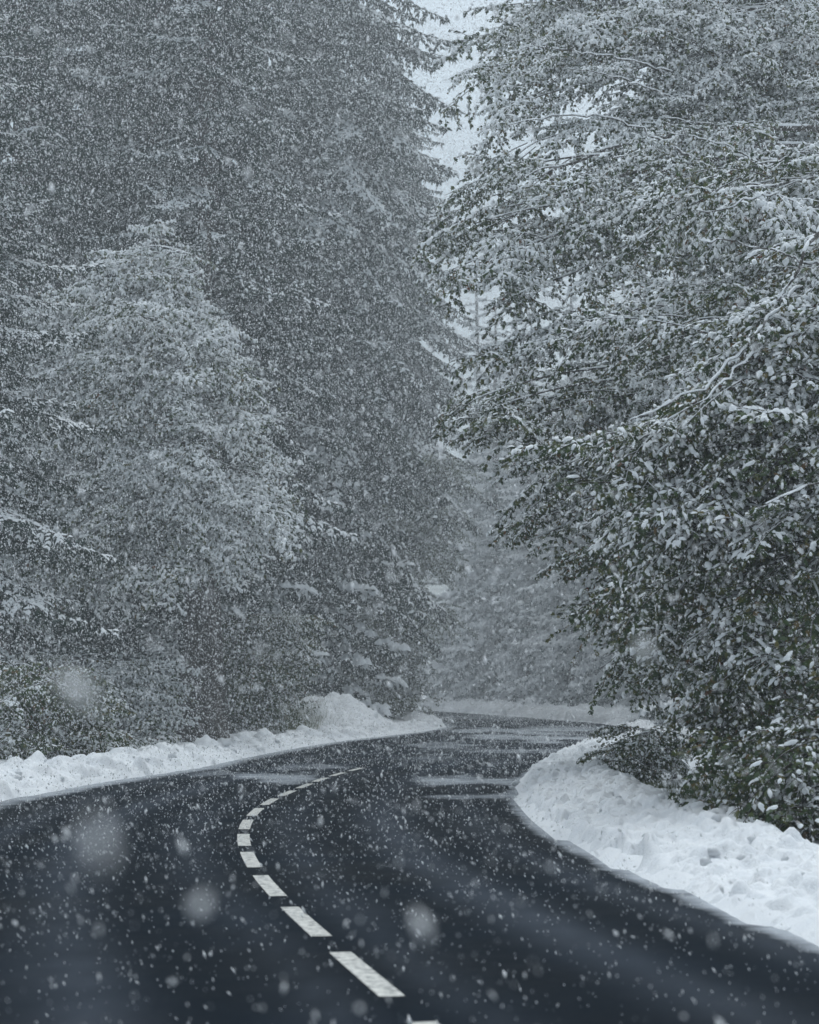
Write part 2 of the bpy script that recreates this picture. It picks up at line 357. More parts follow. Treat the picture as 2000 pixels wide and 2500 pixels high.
# centre-line dashes, each its own thin piece of paint
C, S = resample(CENTRE, 0.03)
T = nrm(np.gradient(C, axis=0)); Nn = np.stack([T[:, 1], -T[:, 0]], 1)
s0 = S[np.argmin(((C - pg(957, 2436)) ** 2).sum(1))]          # near end of the first whole dash
s1 = S[np.argmin(((C - pg(663, 1950)) ** 2).sum(1))]          # far end of the eighth
PER = (s1 - s0) / 7.69; DASH = 0.69 * PER
k = -3
rngd = R(5)
while True:
    a = s0 + k * PER; b = a + DASH; k += 1
    if a < 0.2: continue
    if b > S[-1] - 0.2 or k > 13: break
    q = np.linspace(a, b, 11)
    c = np.stack([np.interp(q, S, C[:, 0]), np.interp(q, S, C[:, 1])], 1); nn = np.stack([np.interp(q, S, Nn[:, 0]), np.interp(q, S, Nn[:, 1])], 1)
    w = 0.071
    L_ = c - nn * w; R_ = c + nn * w
    V = np.zeros((22, 3)); V[:11, :2] = L_; V[11:, :2] = R_; V[:, 2] = road_z(V[:, 1]) + 0.004
    F = [];
    for i in range(10): F += [(i, 11 + i, 12 + i), (i, 12 + i, i + 1)]
    o = obj('lane_dash', mesh_tris('lane_dash', V, F, [M_PAINT], smooth=False), road)

# ------------------------------------------------------------------ ploughed snow banks
def lump_field(q, W, rng, dens, rmin, rmax, step_s, step_t, ns, nt):
    h = np.zeros((ns, nt)); Ltot = q[-1]
    n = int(Ltot * W * dens)
    for _ in range(n):
        s, t = rng.uniform(0, Ltot), rng.uniform(0.02, W); r = rmin + (rmax - rmin) * rng.random() ** 2.2
        i0, i1 = max(0, int((s - r) / step_s)), min(ns, int((s + r) / step_s) + 2); j0, j1 = max(0, int((t - r) / step_t)), min(nt, int((t + r) / step_t) + 2)
        if i1 <= i0 or j1 <= j0: continue
        ss = np.arange(i0, i1)[:, None] * step_s - s; tt = np.arange(j0, j1)[None] * step_t - t
        d2 = (ss ** 2 + (tt * rng.uniform(0.8, 1.3)) ** 2) / r ** 2
        h[i0:i1, j0:j1] = np.maximum(h[i0:i1, j0:j1], r * rng.uniform(0.35, 0.8) * np.sqrt(np.clip(1 - d2, 0, 1)))
    return h
def bank(name, line, side, W, height, lumps, step, rng, dents=(), wob=0.15):
    E, q = resample(line, step)
    Tn = nrm(np.gradient(E, axis=0))
    k = max(3, int(1.2 / step)); ker = np.ones(k) / k
    for c in range(2):
        pad = np.pad(Tn[:, c], (k // 2, k - 1 - k // 2), mode='edge'); Tn[:, c] = np.convolve(pad, ker, 'valid')
    Tn = nrm(Tn); No = np.stack([Tn[:, 1], -Tn[:, 0]], 1) * side
    st = step * 0.9; nt = int(W / st) + 1; t = np.arange(nt) * st
    E = E + No * ((fbm(q * 1.3, q * 0 + 7, 77) - 0.47) * wob)[:, None]
    P = E[:, None] + No[:, None] * t[None, :, None]
    hs = height(q, E) if callable(height) else np.full(len(q), height)
    hs = hs * np.clip(sstep(0, 3.0, q[-1] - q) * sstep(-1, 2.5, q) + .06, 0, 1)
    prof = (0.55 * sstep(0, 0.22, t) + 0.45 * sstep(0.1, 0.9, t)) * (1 - 0.75 * sstep(0.62 * W, W, t))
    Z = hs[:, None] * prof[None]
    Z = Z * (0.75 + 0.5 * fbm(P[..., 0] * 1.1, P[..., 1] * 1.1, 21)) 
    fade = sstep(0, 0.16, t) * (1 - 0.6 * sstep(W - 0.4, W, t))
    for (dens, r0, r1) in lumps: Z = Z + lump_field(q, W, rng, dens, r0, r1, step, st, len(q), nt) * fade[None]
    Z = Z + 0.055 * (fbm(P[..., 0] * 8, P[..., 1] * 9, 31) - 0.47) * fade[None]
    for (cx, cy, rx, ry, rot, dep) in dents:
        dx, dy = P[..., 0] - cx, P[..., 1] - cy; c, s = math.cos(rot), math.sin(rot)
        qd = ((dx * c + dy * s) / rx) ** 2 + ((-dx * s + dy * c) / ry) ** 2
        m_ = sstep(1.2, 0.85, qd); Z = Z + 0.30 * dep * np.exp(-((np.sqrt(qd) - 1.3) / 0.2) ** 2) * fade[None]
        Z = Z * (1 - m_) + np.maximum(.02, Z - dep) * m_
    Z[:, 0] = -0.03; Z[:, -1] = -0.05
    Zw = road_z(P[..., 1]) + Z + np.where(t > W * .5, 0.06, 0)[None]
    V = np.dstack([P, Zw]).reshape(-1, 3); F = grid_faces(len(q), nt)
    if side > 0: F = F[:, ::-1]
    o = setting(name, mesh_tris(name, V, F, [M_BANK]))
    return o, E, No, Zw, t
def cut(line, y0, y1, first=True):
    i = [k for k in range(len(line)) if y0 <= line[k, 1] <= y1]; return line[i[0]:i[-1] + 1]
ri = int(np.argmin(((RIGHT - pg(1500, 1780)) ** 2).sum(1))); li = int(np.argmin(((LEFT - pg(1085, 1775)) ** 2).sum(1)))
near_right = RIGHT[(np.arange(len(RIGHT)) <= ri) & (RIGHT[:, 1] > 8)]
def dent(x, y, rx, ry, rot, dep):
    p = pg(x, y); return (p[0] * .95, p[1] * .95, rx, ry, rot, dep)
dents = [dent(1405, 2018, .13, .34, .1, .26), dent(1485, 2080, .14, .36, .05, .24), dent(1556, 2100, .12, .36, -.1, .28), dent(1610, 2085, .11, .26, .2, .09), dent(1430, 1950, .12, .5, .3, .13), dent(1800, 2170, .14, .22, .5, .08), dent(1520, 2125, .1, .2, .0, .1), dent(1700, 2160, .11, .16, .2, .07)]
b1, E1, N1, Z1, t1 = bank('snow_bank', near_right, 1, 2.1, lambda q, E: 0.12 + 0.20 * sstep(15, 22, E[:, 1]) + 0.06 * sstep(24, 33, E[:, 1]) * sstep(60, 40, E[:, 1]), [(60, .03, .08), (14, .06, .15)], 0.045, R(11), dents)
left_line = LEFT[(np.arange(len(LEFT)) <= li) & (LEFT[:, 1] > 20)]
b2, E2, N2, Z2, t2 = bank('snow_bank', left_line, -1, 1.9, lambda q, E: 0.30 - 0.12 * sstep(55, 85, E[:, 1]), [(9, .05, .14), (2.4, .12, .36)], 0.075, R(12))
far_left = LEFT[li - 3:]; far_left = far_left[far_left[:, 0] > -40]
b3, *_ = bank('snow_bank', far_left, -1, 1.6, 0.34, [(4, .1, .3)], 0.16, R(13), wob=.3)
far_right = RIGHT[ri + 20:]; far_right = far_right[far_right[:, 0] > -40]
b4, *_ = bank('snow_bank', far_right, 1, 2.2, 0.50, [(5, .12, .42)], 0.15, R(14), wob=.3)

# loose lumps of ploughed snow lying on the two near banks, each a piece of its bank
def lump_mesh(rng):
    t = (1 + 5 ** .5) / 2
    v = nrm(np.array([(-1, t, 0), (1, t, 0), (-1, -t, 0), (1, -t, 0), (0, -1, t), (0, 1, t), (0, -1, -t), (0, 1, -t), (t, 0, -1), (t, 0, 1), (-t, 0, -1), (-t, 0, 1)], float))
    f = [(0, 11, 5), (0, 5, 1), (0, 1, 7), (0, 7, 10), (0, 10, 11), (1, 5, 9), (5, 11, 4), (11, 10, 2), (10, 7, 6), (7, 1, 8), (3, 9, 4), (3, 4, 2), (3, 2, 6), (3, 6, 8), (3, 8, 9), (4, 9, 5), (2, 4, 11), (6, 2, 10), (8, 6, 7), (9, 8, 1)]
    v = v * rng.uniform(0.75, 1.2, (12, 1)) * np.array([1, .85, .75])
    me = mesh_tris('snow_lump', v, f, [M_BANK]); return me
lumps = [lump_mesh(R(i)) for i in range(6)]
def scatter_lumps(bk, E, No, Z, t, n, rng, r0, r1, ymax):
    ok = np.where(E[:, 1] < ymax)[0]; made = 0
    while made < n:
        i = int(rng.choice(ok)); j = int(min(len(t) - 3, abs(rng.normal(0.62, 0.3)) * len(t)))
        if j < 2: continue
        r = r0 + (r1 - r0) * rng.random() ** 2.5
        p = E[i] + No[i] * t[j]
        mt = Matrix.Translation((p[0], p[1], Z[i, j] + r * 0.25)) @ Matrix.Rotation(rng.uniform(0, 6.3), 4, 'Z') @ Matrix.Rotation(rng.uniform(-.4, .4), 4, 'X') @ Matrix.Scale(r, 4)
        obj('snow_lump', lumps[int(rng.integers(6))], bk, mt); made += 1
scatter_lumps(b1, E1, N1, Z1, t1, 260, R(21), .02, .075, 44)
scatter_lumps(b2, E2, N2, Z2, t2, 140, R(22), .04, .15, 62)
for (x, y, r) in [(1262, 1918, .085), (1252, 1926, .05), (1660, 2156, .10), (1690, 2166, .06)]:      # clods fallen on the asphalt
    p = pg(x, y); obj('snow_lump', lumps[int(x) % 6], b1, Matrix.Translation((p[0] + (.16 if x > 1500 else -.02), p[1], road_z(p[1]) + r * .5)) @ Matrix.Scale(r, 4))

# ------------------------------------------------------------------ grass poking through the snow
def grass(name, pts, rng, hmin, hmax, label):
    n = len(pts); a = rng.uniform(0, 6.283, n); h = rng.uniform(hmin, hmax, n); w = rng.uniform(.002, .006, n); le = rng.uniform(.3, 1.2, n); h = h * rng.uniform(.5, 1.25, n)
    d = np.stack([np.cos(a), np.sin(a)], 1); s = np.stack([-d[:, 1], d[:, 0]], 1)
    V = np.zeros((n, 5, 3))
    V[:, 0, :2] = pts[:, :2] + s * w[:, None]; V[:, 1, :2] = pts[:, :2] - s * w[:, None]
    V[:, 2, :2] = pts[:, :2] + d * (h * le * .4)[:, None] + s * w[:, None] * .8; V[:, 3, :2] = pts[:, :2] + d * (h * le * .4)[:, None] - s * w[:, None] * .8
    V[:, 4, :2] = pts[:, :2] + d * (h * le)[:, None]
    V[:, :2, 2] = pts[:, 2:3] - .02; V[:, 2:4, 2] = (pts[:, 2] + h * .62)[:, None]; V[:, 4, 2] = pts[:, 2] + h * (1 - .45 * le)
    F = np.array([(0, 1, 3), (0, 3, 2), (2, 3, 4)])[None] + (np.arange(n) * 5)[:, None, None]
    o = setting(name, mesh_tris(name, V.reshape(-1, 3), F.reshape(-1, 3), [M_GRASS], attrs={'tone': np.repeat(rng.random(n) * .9, 5)}), 'stuff', label); o['category'] = 'grass'
rng = R(31)
def verge_pts(E, No, tmin, tmax, n, ymin, ymax, seed, thr):
    ok = np.where((E[:, 1] > ymin) & (E[:, 1] < ymax))[0]; i = rng.choice(ok, n * 4); t = rng.uniform(tmin, tmax, n * 4)
    p = E[i] + No[i] * t[:, None]
    m = fbm(p[:, 0] * 1.6, p[:, 1] * 0.9, seed) > thr
    p = p[m][:n]; s = road_sd(p[:, 0], p[:, 1])
    return np.column_stack([p, ground_z(p[:, 0], p[:, 1], s) + mound(p[:, 0], p[:, 1])])
grass('grass', verge_pts(E1, N1, 1.8, 3.6, 3800, 23.5, 38, 51, .53), rng, .05, .19, 'green grass poking through the snow behind the right bank')
p = np.column_stack([rng.normal(MOUND[0] - 2.4, .7, 3800), rng.normal(MOUND[1] - .3, .9, 3800)]); s = road_sd(p[:, 0], p[:, 1]); p = p[s > 1.0]
grass('grass', np.column_stack([p, ground_z(p[:, 0], p[:, 1], s[s > 1.0]) + mound(p[:, 0], p[:, 1])]), rng, .15, .45, 'green grass at the foot of the snowy mound')

# ------------------------------------------------------------------ spruce boughs
TUFT_V = np.array([(0, 0, 0), (.35, .5, .25), (.35, -.5, .25), (.35, 0, -.55), (1, 0, -.05)]); TUFT_F = np.array([(0, 2, 1), (0, 1, 3), (0, 3, 2), (1, 2, 4), (3, 1, 4), (2, 3, 4)])
CAP_V = np.array([(.02, 0, .1), (.4, .62, .12), (.4, -.62, .12), (.4, 0, .85), (1.0, 0, .05), (.75, 0, .5)]); CAP_F = np.array([(0, 2, 3), (0, 3, 1), (1, 3, 5), (3, 2, 5), (1, 5, 4), (5, 2, 4)])
def bough_mesh(seed, snow, L=5.0, step=0.17, tstep=0.13, tl=0.26, tw=0.05, hang=0.9, wide=0.27, capk=1.0):
    rng = R(seed); A = Acc()
    s = np.linspace(0, 1, 14); sag = rng.uniform(.05, .12)
    axis = np.stack([s * L, rng.normal(0, .03) * L * s ** 2, -sag * L * s ** 2 + 0.10 * L * s ** 5], 1)
    V, F = tube(axis, np.linspace(.035, .008, 14), 4); A.add(V, F, 1)
    O, X, N_, ln = [], [], [], []
    sd = 1
    for a in np.arange(.10, 1.0, step / L):
        sd = -sd
        c = np.array([np.interp(a, s, axis[:, k]) for k in range(3)])
        env = wide * L * (math.sin(math.pi * min(1, (a + .12)) ** .75) ** .7 * .8 + .12) * rng.uniform(.6, 1.15)
        ang = math.radians(rng.uniform(38, 62)); d0 = np.array([math.cos(ang), sd * math.sin(ang), rng.uniform(-.12, .05)])
        m = max(2, int(env / tstep))
        for j in range(m):
            u = (j + .6) / m
            p = c + d0 * env * u + np.array([0, 0, -.35 * env * u ** 2])
            for side2 in (-1, 1):
                w = nrm(d0 + side2 * rng.uniform(.35, .9) * np.array([-d0[1], d0[0], 0]) + np.array([0, 0, -rng.uniform(.0, hang) - .2 * u]) + rng.normal(0, .12, 3))
                O.append(p); X.append(w); ln.append(tl * rng.uniform(.65, 1.25) * (1.0 - .25 * u))
            if rng.random() < .6:                                      # pendulous twigs below
                w = nrm(np.array([rng.normal(.3, .25), sd * .25 + rng.normal(0, .25), -1.0])); O.append(p); X.append(w); ln.append(tl * rng.uniform(.7, 1.5))
    for j in range(int(L / .1)):                                       # along the axis
        a = rng.uniform(.15, 1.0); O.append(np.array([np.interp(a, s, axis[:, k]) for k in range(3)])); X.append(nrm(np.array([rng.uniform(.3, 1), rng.normal(0, .8), rng.uniform(-.7, .25)]))); ln.append(tl * rng.uniform(.7, 1.2))
    O, X, ln = np.array(O), np.array(X), np.array(ln)
    up = np.array([0, 0, 1.0]); Yv = np.cross(up, X); bad = np.linalg.norm(Yv, axis=1) < .15; Yv[bad] = (0, 1, 0); Yv = nrm(Yv); Zv = nrm(np.cross(X, Yv))
    tone = rng.random(len(O)) * .85
    V, F = instance_template(TUFT_V, TUFT_F, O, X, Yv, Zv, ln, np.full(len(O), tw * 2.0), np.full(len(O), tw * 1.6)); A.add(V, F, 0, np.repeat(tone, len(TUFT_V)))
    pat = fbm(O[:, 0] * 1.4 + seed * 3.1, O[:, 1] * 1.4, seed)
    keep = (X[:, 2] > (-.72 if capk == 1 else -2)) & (rng.random(len(O)) < snow * sstep(.30, .52, pat) * 1.5)
    if keep.any():
        n = keep.sum()
        V, F = instance_template(CAP_V, CAP_F, O[keep] + np.array([0, 0, tw * .35]), X[keep], Yv[keep], np.tile(up, (n, 1)), ln[keep] * .95, np.full(n, tw * 1.7 * capk), tw * rng.uniform(.9, 1.8, n) * capk); A.add(V, F, 2, 0)
    return A.mesh('bough', [M_NEEDLE, M_TWIG, M_CAP])
BOUGH_DARK = [bough_mesh(100 + i, .10) for i in range(4)]
BOUGH_MID = [bough_mesh(110 + i, .55) for i in range(4)]
BOUGH_SNOW = [bough_mesh(120 + i, 1.0) for i in range(3)]

def trunk_mesh(name, H, r, seed, flare=1.6, lean=(0, 0), snow=False):
    rng = R(seed); n = 16; s = np.linspace(0, 1, n)
    P = np.stack([lean[0] * s + .12 * r * np.sin(s * 9 + seed), lean[1] * s + .12 * r * np.cos(s * 7 + seed), s * H - .25], 1)
    rad = r * (1 - .88 * s ** .9); rad[0] *= flare; rad[1] *= 1 + (flare - 1) * .25
    V, F = tube(P, rad, 12, up=(1, 0, 0)); V = V + rng.normal(0, .03 * r, V.shape)
    A = Acc(); A.add(V, F, 0); return A.mesh(name, [M_BARK], True)

def spruce(label, x, y, H, Rr, n, seed, snow=.3, group=None, zmin=1.5, pitch=(-34, 8), cat='tree', prof=.5, var=(.6, 1.2)):
    rng = R(seed); z0 = gz(x, y); t = thing('spruce_tree', label, cat, (x, y, z0), group)
    obj('trunk', trunk_mesh('trunk', H, .016 * H + .05, seed), t)
    for i in range(n):
        u = ((i + rng.random()) / n) ** 0.85
        z = zmin + (H - .6 - zmin) * u + rng.normal(0, .25); az = i * 2.39996 + rng.normal(0, .4)
        ln = Rr * ((1 - u) ** prof * .94 + .06) * rng.uniform(*var)
        pit = math.radians(lerp(pitch[0], pitch[1], u ** .8) + rng.normal(0, 6))
        d = (math.cos(az) * math.cos(pit), math.sin(az) * math.cos(pit), math.sin(pit))
        q = rng.random(); hz = .5 * fbm(np.array([z * .35 + seed]), np.array([az * .8]), 5)[0] * 2
        pick = BOUGH_SNOW if q < snow * hz * .9 else (BOUGH_MID if q < snow * hz * 2.2 else BOUGH_DARK)
        obj('bough', pick[int(rng.integers(len(pick)))], t, frame((0, 0, z), d, ln / 5.0, rng.normal(0, .15)))
    return t

# ------------------------------------------------------------------ broadleaf sprays
half = [(.10, .20), (.28, .46), (.42, .25), (.66, .38), (.68, .15)]
out = [(0, 0)] + half + [(1.0, 0)] + [(u, -v) for u, v in half[::-1]]
LEAF_V = np.array([(.42, 0, .03)] + [(u, v, -.28 * abs(v) - .18 * u * u) for u, v in out]); LEAF_F = np.array([(0, 1 + i, 1 + (i + 1) % 12) for i in range(12)])
ring = [(.04, 0), (.30, .33), (.62, .27), (.90, 0), (.62, -.27), (.30, -.33)]
CAPL_V = np.array([(u, v, .015 - .28 * abs(v) - .18 * u * u) for u, v in ring] + [(.48 + (u - .48) * .72, v * .74, .17 - .1 * abs(v)) for u, v in ring] + [(.48, 0, .27)])
f = []
for i in range(6): j = (i + 1) % 6; f += [(i, j, 6 + j), (i, 6 + j, 6 + i), (6 + i, 6 + j, 12)]
CAPL_F = np.array(f)
def leaf_frames(O, A_, rng):
    up = np.array([0, 0, 1.0]); A_ = nrm(A_); N = nrm(up + rng.normal(0, .35, A_.shape) - 0 * A_); N = nrm(N - (N * A_).sum(1, keepdims=True) * A_); B = np.cross(N, A_); return A_, B, N
def spray_mesh(seed, snow, leaf=.095, L=1.25, mat=None, bulge=1.0):
    rng = R(seed); A = Acc(); O, X = [], []
    s = np.linspace(0, 1, 8); sag = rng.uniform(.15, .34)
    ax = np.stack([s * L, .10 * L * np.sin(s * 3 + seed), .05 * L * s - sag * L * s ** 2.2], 1)
    V, F = tube(ax, np.linspace(.011, .004, 8), 4); A.add(V, F, 1)
    V, F = tube(ax + np.array([0, 0, .010]), np.linspace(.011, .004, 8) * snow, 4); A.add(V, F, 2)
    at = lambda a: np.array([np.interp(a, s, ax[:, k]) for k in range(3)])
    sd = 1; twigs = []
    for a in np.arange(.12, 1.0, .082):
        sd = -sd; ang = math.radians(rng.uniform(35, 70)); ln = L * (.42 * (1 - a) + .14) * rng.uniform(.7, 1.2)
        d = np.array([math.cos(ang), sd * math.sin(ang), rng.uniform(-.25, .25)]); q = np.linspace(0, 1, 4)[:, None]
        tw = at(a) + d * ln * q + np.array([0, 0, -.30 * ln]) * q ** 2; twigs.append(tw)
        V, F = tube(tw, np.linspace(.006, .0025, 4), 3); A.add(V, F, 1)
        if snow > .4: V, F = tube(tw + np.array([0, 0, .007]), np.linspace(.008, .004, 4) * snow, 3); A.add(V, F, 2)
        m = max(3, int(ln / .046))
        for j in range(m):
            u = (j + .8) / m; p = np.array([np.interp(u, q[:, 0], tw[:, k]) for k in range(3)]); s2 = 1 if j % 2 else -1
            X.append(d * .7 + s2 * .8 * np.array([-d[1], d[0], 0]) + np.array([0, 0, -rng.uniform(.15, 1.3)]) + rng.normal(0, .25, 3)); O.append(p + rng.normal(0, .018, 3))
    npad = int((16 + 12 * L) * snow)
    for _ in range(npad):
        tw = twigs[int(rng.integers(len(twigs)))]; i = int(rng.integers(1, 3)); seg = tw[i + 1] - tw[i]; u = nrm(seg); y_ = nrm(np.cross((0, 0, 1.0), u)); w_ = rng.uniform(.016, .05); l_ = rng.uniform(.07, .24)
        V, F = instance_template(CAPL_V - np.array([.3, 0, 0]), CAPL_F, (tw[i] + np.array([0, 0, .012]))[None], u[None], y_[None], np.array([[0, 0, 1.0]]), np.array([l_]), np.array([w_ * 2]), np.array([w_ * rng.uniform(1.4, 2.6)])); V = V + rng.normal(0, .004, V.shape); A.add(V, F, 2)
    for a in rng.uniform(.2, 1, 14): X.append(np.array([.6, rng.normal(0, .9), -rng.uniform(.2, 1.2)])); O.append(at(a))
    for k in range(4): X.append(np.array([1, rng.normal(0, .6), -rng.uniform(.1, 1)])); O.append(at(1.0))
    O, X = np.array(O), np.array(X); X, B, N = leaf_frames(O, X, rng); sc = leaf * rng.uniform(.65, 1.2, len(O))
    tone = rng.random(len(O)) * .88
    V, F = instance_template(LEAF_V, LEAF_F, O, X, B, N, sc, sc, sc); A.add(V, F, 0, np.repeat(tone, len(LEAF_V)))
    keep = (X[:, 2] > -.74) & (rng.random(len(O)) < snow * (1.2 + .8 * X[:, 2]))
    if keep.any():
        n = keep.sum(); zz = nrm(N[keep] * .7 + np.array([0, 0, .5])) 
        V, F = instance_template(CAPL_V, CAPL_F, O[keep], X[keep], B[keep], zz, sc[keep], sc[keep] * rng.uniform(.55, 1.15, n), sc[keep] * rng.uniform(.4, 1.5, n) * bulge); A.add(V, F, 2, 0)
    return A.mesh('leafy_branch', [mat or M_LEAF, M_TWIG, M_CAP])
SPR_HEAVY = [spray_mesh(200 + i, .90, bulge=1.2) for i in range(4)]
SPR_MID = [spray_mesh(210 + i, .55) for i in range(4)]
SPR_BARE = [spray_mesh(220 + i, .14) for i in range(4)]
SPR_PALE = [spray_mesh(230 + i, .30, .10, 2.2, mat=M_PALE) for i in range(3)]
BIG_HEAVY = [spray_mesh(240 + i, 1.05, .10, 1.9, bulge=1.5) for i in range(4)]
BIG_MID = [spray_mesh(250 + i, .58, .10, 1.9) for i in range(4)]
BIG_BARE = [spray_mesh(260 + i, .15, .10, 1.9) for i in range(4)]
SMALL_SETS = (SPR_HEAVY, SPR_MID, SPR_BARE); BIG_SETS = (BIG_HEAVY, BIG_MID, BIG_BARE)

def limb_mesh(P, r0, r1, snow=True):
    A = Acc(); rad = np.linspace(r0, r1, len(P)); V, F = tube(P, rad, 6); A.add(V, F, 0)
    if snow:
        P2, _ = resample(P, .06); r2 = np.interp(np.linspace(0, 1, len(P2)), np.linspace(0, 1, len(P)), rad)
        k_ = sstep(.30, .50, fbm(P2[:, 0] * 4 + P2[:, 2] * 3, P2[:, 1] * 4, 91)); V, F = tube(P2 + np.array([0, 0, 1]) * (r2 * (.25 + .4 * k_) + .003)[:, None], (r2 * .7 + .006) * (.25 + .95 * k_), 5); A.add(V + R(len(P2)).normal(0, .0025, V.shape), F, 1)
    return A.mesh('branch', [M_BARK, M_CAP])
def bez(a, c, b, n=12):
    t = np.linspace(0, 1, n)[:, None]; return (1 - t) ** 2 * a + 2 * t * (1 - t) * c + t * t * b
def to_px(p):
    dy, dz = p[1], p[2] - CAM_H; f = dy * math.cos(PITCH) + dz * math.sin(PITCH); v = -dy * math.sin(PITCH) + dz * math.cos(PITCH)
    return 1000 + FPX * p[0] / f, 1250 - FPX * v / f
def inside(pts, P):
    q = np.array([to_px(p) for p in pts]); return in_poly(q[:, 0], q[:, 1], P).all()
RIGHT_MASS = np.array([(1190, -300), (1150, 0), (1165, 70), (1060, 150), (1110, 230), (1075, 320), (1140, 350), (1050, 430), (1015, 540), (1000, 650), (1060, 760), (1115, 850), (1070, 1010), (1090, 1060), (1185, 1085), (1210, 1200), (1165, 1300), (1200, 1325), (1320, 1260), (1285, 1370), (1320, 1405), (1430, 1385), (1415, 1480), (1440, 1560), (1425, 1615), (1500, 1640), (1530, 1700), (1550, 1760), (1640, 1800), (1700, 1880), (1800, 1960), (1900, 2030), (2400, 2120), (3000, 2200), (3000, -3000), (1190, -3000)], float)
PYRAMID = np.array([(300, 590), (380, 530), (470, 570), (500, 690), (590, 720), (570, 850), (660, 930), (630, 1030), (700, 1100), (680, 1200), (735, 1310), (640, 1400), (560, 1440), (400, 1500), (200, 1450), (-200, 1500), (-200, 800), (60, 720), (180, 730), (220, 620)], float)
def broadleaf(name, label, base, H, r, tips, seed, nspray=300, scale=1.0, big=False, inset=.6, snow=lambda p, rng: .6, lift=.25, secs=6, sec_len=1.3, trunk_lean=(0, 0), sets=None, droop=.35, r_limb=.055, cat='tree', group=None, spread=1.0, flare=1.5, shape=None):
    """trunk, one branch per tip and leafy sprays along it; tips are world points"""
    rng = R(seed); x, y = base; z0 = gz(x, y); t = thing(name, label, cat, (x, y, z0), group); o = np.array([x, y, z0])
    obj('trunk', trunk_mesh('trunk', H, r, seed, flare, trunk_lean), t)
    cand = []
    for tip in tips:
        tip = np.asarray(tip, float) - o
        tip = tip + nrm(np.array([-tip[0], -tip[1], 0.0])) * inset          # the sprays reach on beyond the branch's end
        hd = math.hypot(tip[0] - trunk_lean[0] * .6, tip[1] - trunk_lean[1] * .6)
        h0 = float(np.clip(tip[2] + lift * hd + rng.normal(0, .3), .15 * H, .96 * H))
        st = np.array([trunk_lean[0] * h0 / H, trunk_lean[1] * h0 / H, h0 - .25])
        c = (st + tip) / 2 + np.array([rng.normal(0, .06) * hd, rng.normal(0, .06) * hd, .16 * hd])
        P = bez(st, c, tip, 14); P[1:-1] += rng.normal(0, .018 * hd ** .5, (12, 3))
        obj('branch', limb_mesh(P, r_limb * min(1.4, .4 + hd * .13), .012), t)
        Tn = nrm(np.gradient(P, axis=0))
        for q in np.linspace(.30, .97, secs):
            i = q * 13; p = np.array([np.interp(i, np.arange(14), P[:, k]) for k in range(3)]); d = Tn[min(13, int(i))]
            ang = (1 if rng.random() < .5 else -1) * math.radians(rng.uniform(15, 70)) * spread; c_, s_ = math.cos(ang), math.sin(ang)
            d2 = nrm(np.array([d[0] * c_ - d[1] * s_, d[0] * s_ + d[1] * c_, .35 * d[2] + rng.uniform(-droop, .25)]))
            ln = sec_len * scale * rng.uniform(.4, 1.1) * (1.15 - .55 * q)
            sp = bez(p, p + d2 * ln * .55 + np.array([0, 0, .08 * ln]), p + d2 * ln + np.array([0, 0, -.12 * ln]), 5)
            if shape is None or inside(sp + o, shape): cand.append((q, sp, d2))
        cand.append((9, np.vstack([P[-4:]]), Tn[-1]))
    tot = 0; per = nspray / max(1, len(cand))
    A = Acc()
    for (q, sp, d2) in cand:
        V, F = tube(sp, np.linspace(.016, .007, len(sp)) * scale, 4); A.add(V, F, 0); V, F = tube(sp + np.array([0, 0, .012 * scale]), np.linspace(.017, .010, len(sp)) * scale, 4); A.add(V, F, 1)
    tw = obj('twigs', A.mesh('twigs', [M_TWIG, M_CAP]), t); tw['kind'] = 'stuff'
    rng.shuffle(cand)
    acc = 0.0
    for (q, sp, d2) in cand:
        acc += per
        while acc >= 1 and tot < nspray:
            acc -= 1; tot += 1
            a = rng.uniform(.15, 1.0) * (len(sp) - 1); p = np.array([np.interp(a, np.arange(len(sp)), sp[:, k]) for k in range(3)])
            ang = rng.normal(0, .7); c_, s_ = math.cos(ang), math.sin(ang)
            d = nrm(np.array([d2[0] * c_ - d2[1] * s_, d2[0] * s_ + d2[1] * c_, rng.uniform(-.65, .2)]))
            Ls = scale * (1.9 if big else 1.25); tries = 0
            while shape is not None and not inside([rng.normal(0, .12, 3) * scale + p + o + d * Ls + np.array([0, 0, -.22 * Ls]), p + o + d * Ls * .5], shape) and tries < 60:
                tries += 1; a_ = rng.uniform(0, 1) * (len(sp) - 1) if tries < 8 else rng.uniform(0, 1)
                if tries >= 8: sp = cand[int(rng.integers(len(cand)))][1]
                a_ = rng.uniform(0, 1) * (len(sp) - 1); p = np.array([np.interp(a_, np.arange(len(sp)), sp[:, k]) for k in range(3)])
                az = rng.uniform(0, 6.283); d = nrm(np.array([math.cos(az), math.sin(az), rng.uniform(-.65, .2)]))
            if tries >= 60: continue
            sn = snow(p + o, rng)
            ks = BIG_SETS if big else SMALL_SETS
            if sets: pick = sets
            else: pick = ks[0] if sn > .66 else (ks[1] if sn > .33 else ks[2])
            obj('leafy_branch', pick[int(rng.integers(len(pick)))], t, frame(p, d, scale * rng.uniform(.75, 1.2), rng.normal(0, .25)))
    return t
def tips_px(L): return [px(*p) for p in L]
def fill_px(rng, poly, n, d0, d1):
    """random points inside a measured outline, at depths d0..d1"""
    P = np.array(poly, float); lo, hi = P.min(0), P.max(0); out = []
    while len(out) < n:
        q = rng.uniform(lo, hi)
        if in_poly(np.array([q[0]]), np.array([q[1]]), P)[0]: out.append(px(q[0], q[1], rng.uniform(d0, d1)))
    return out

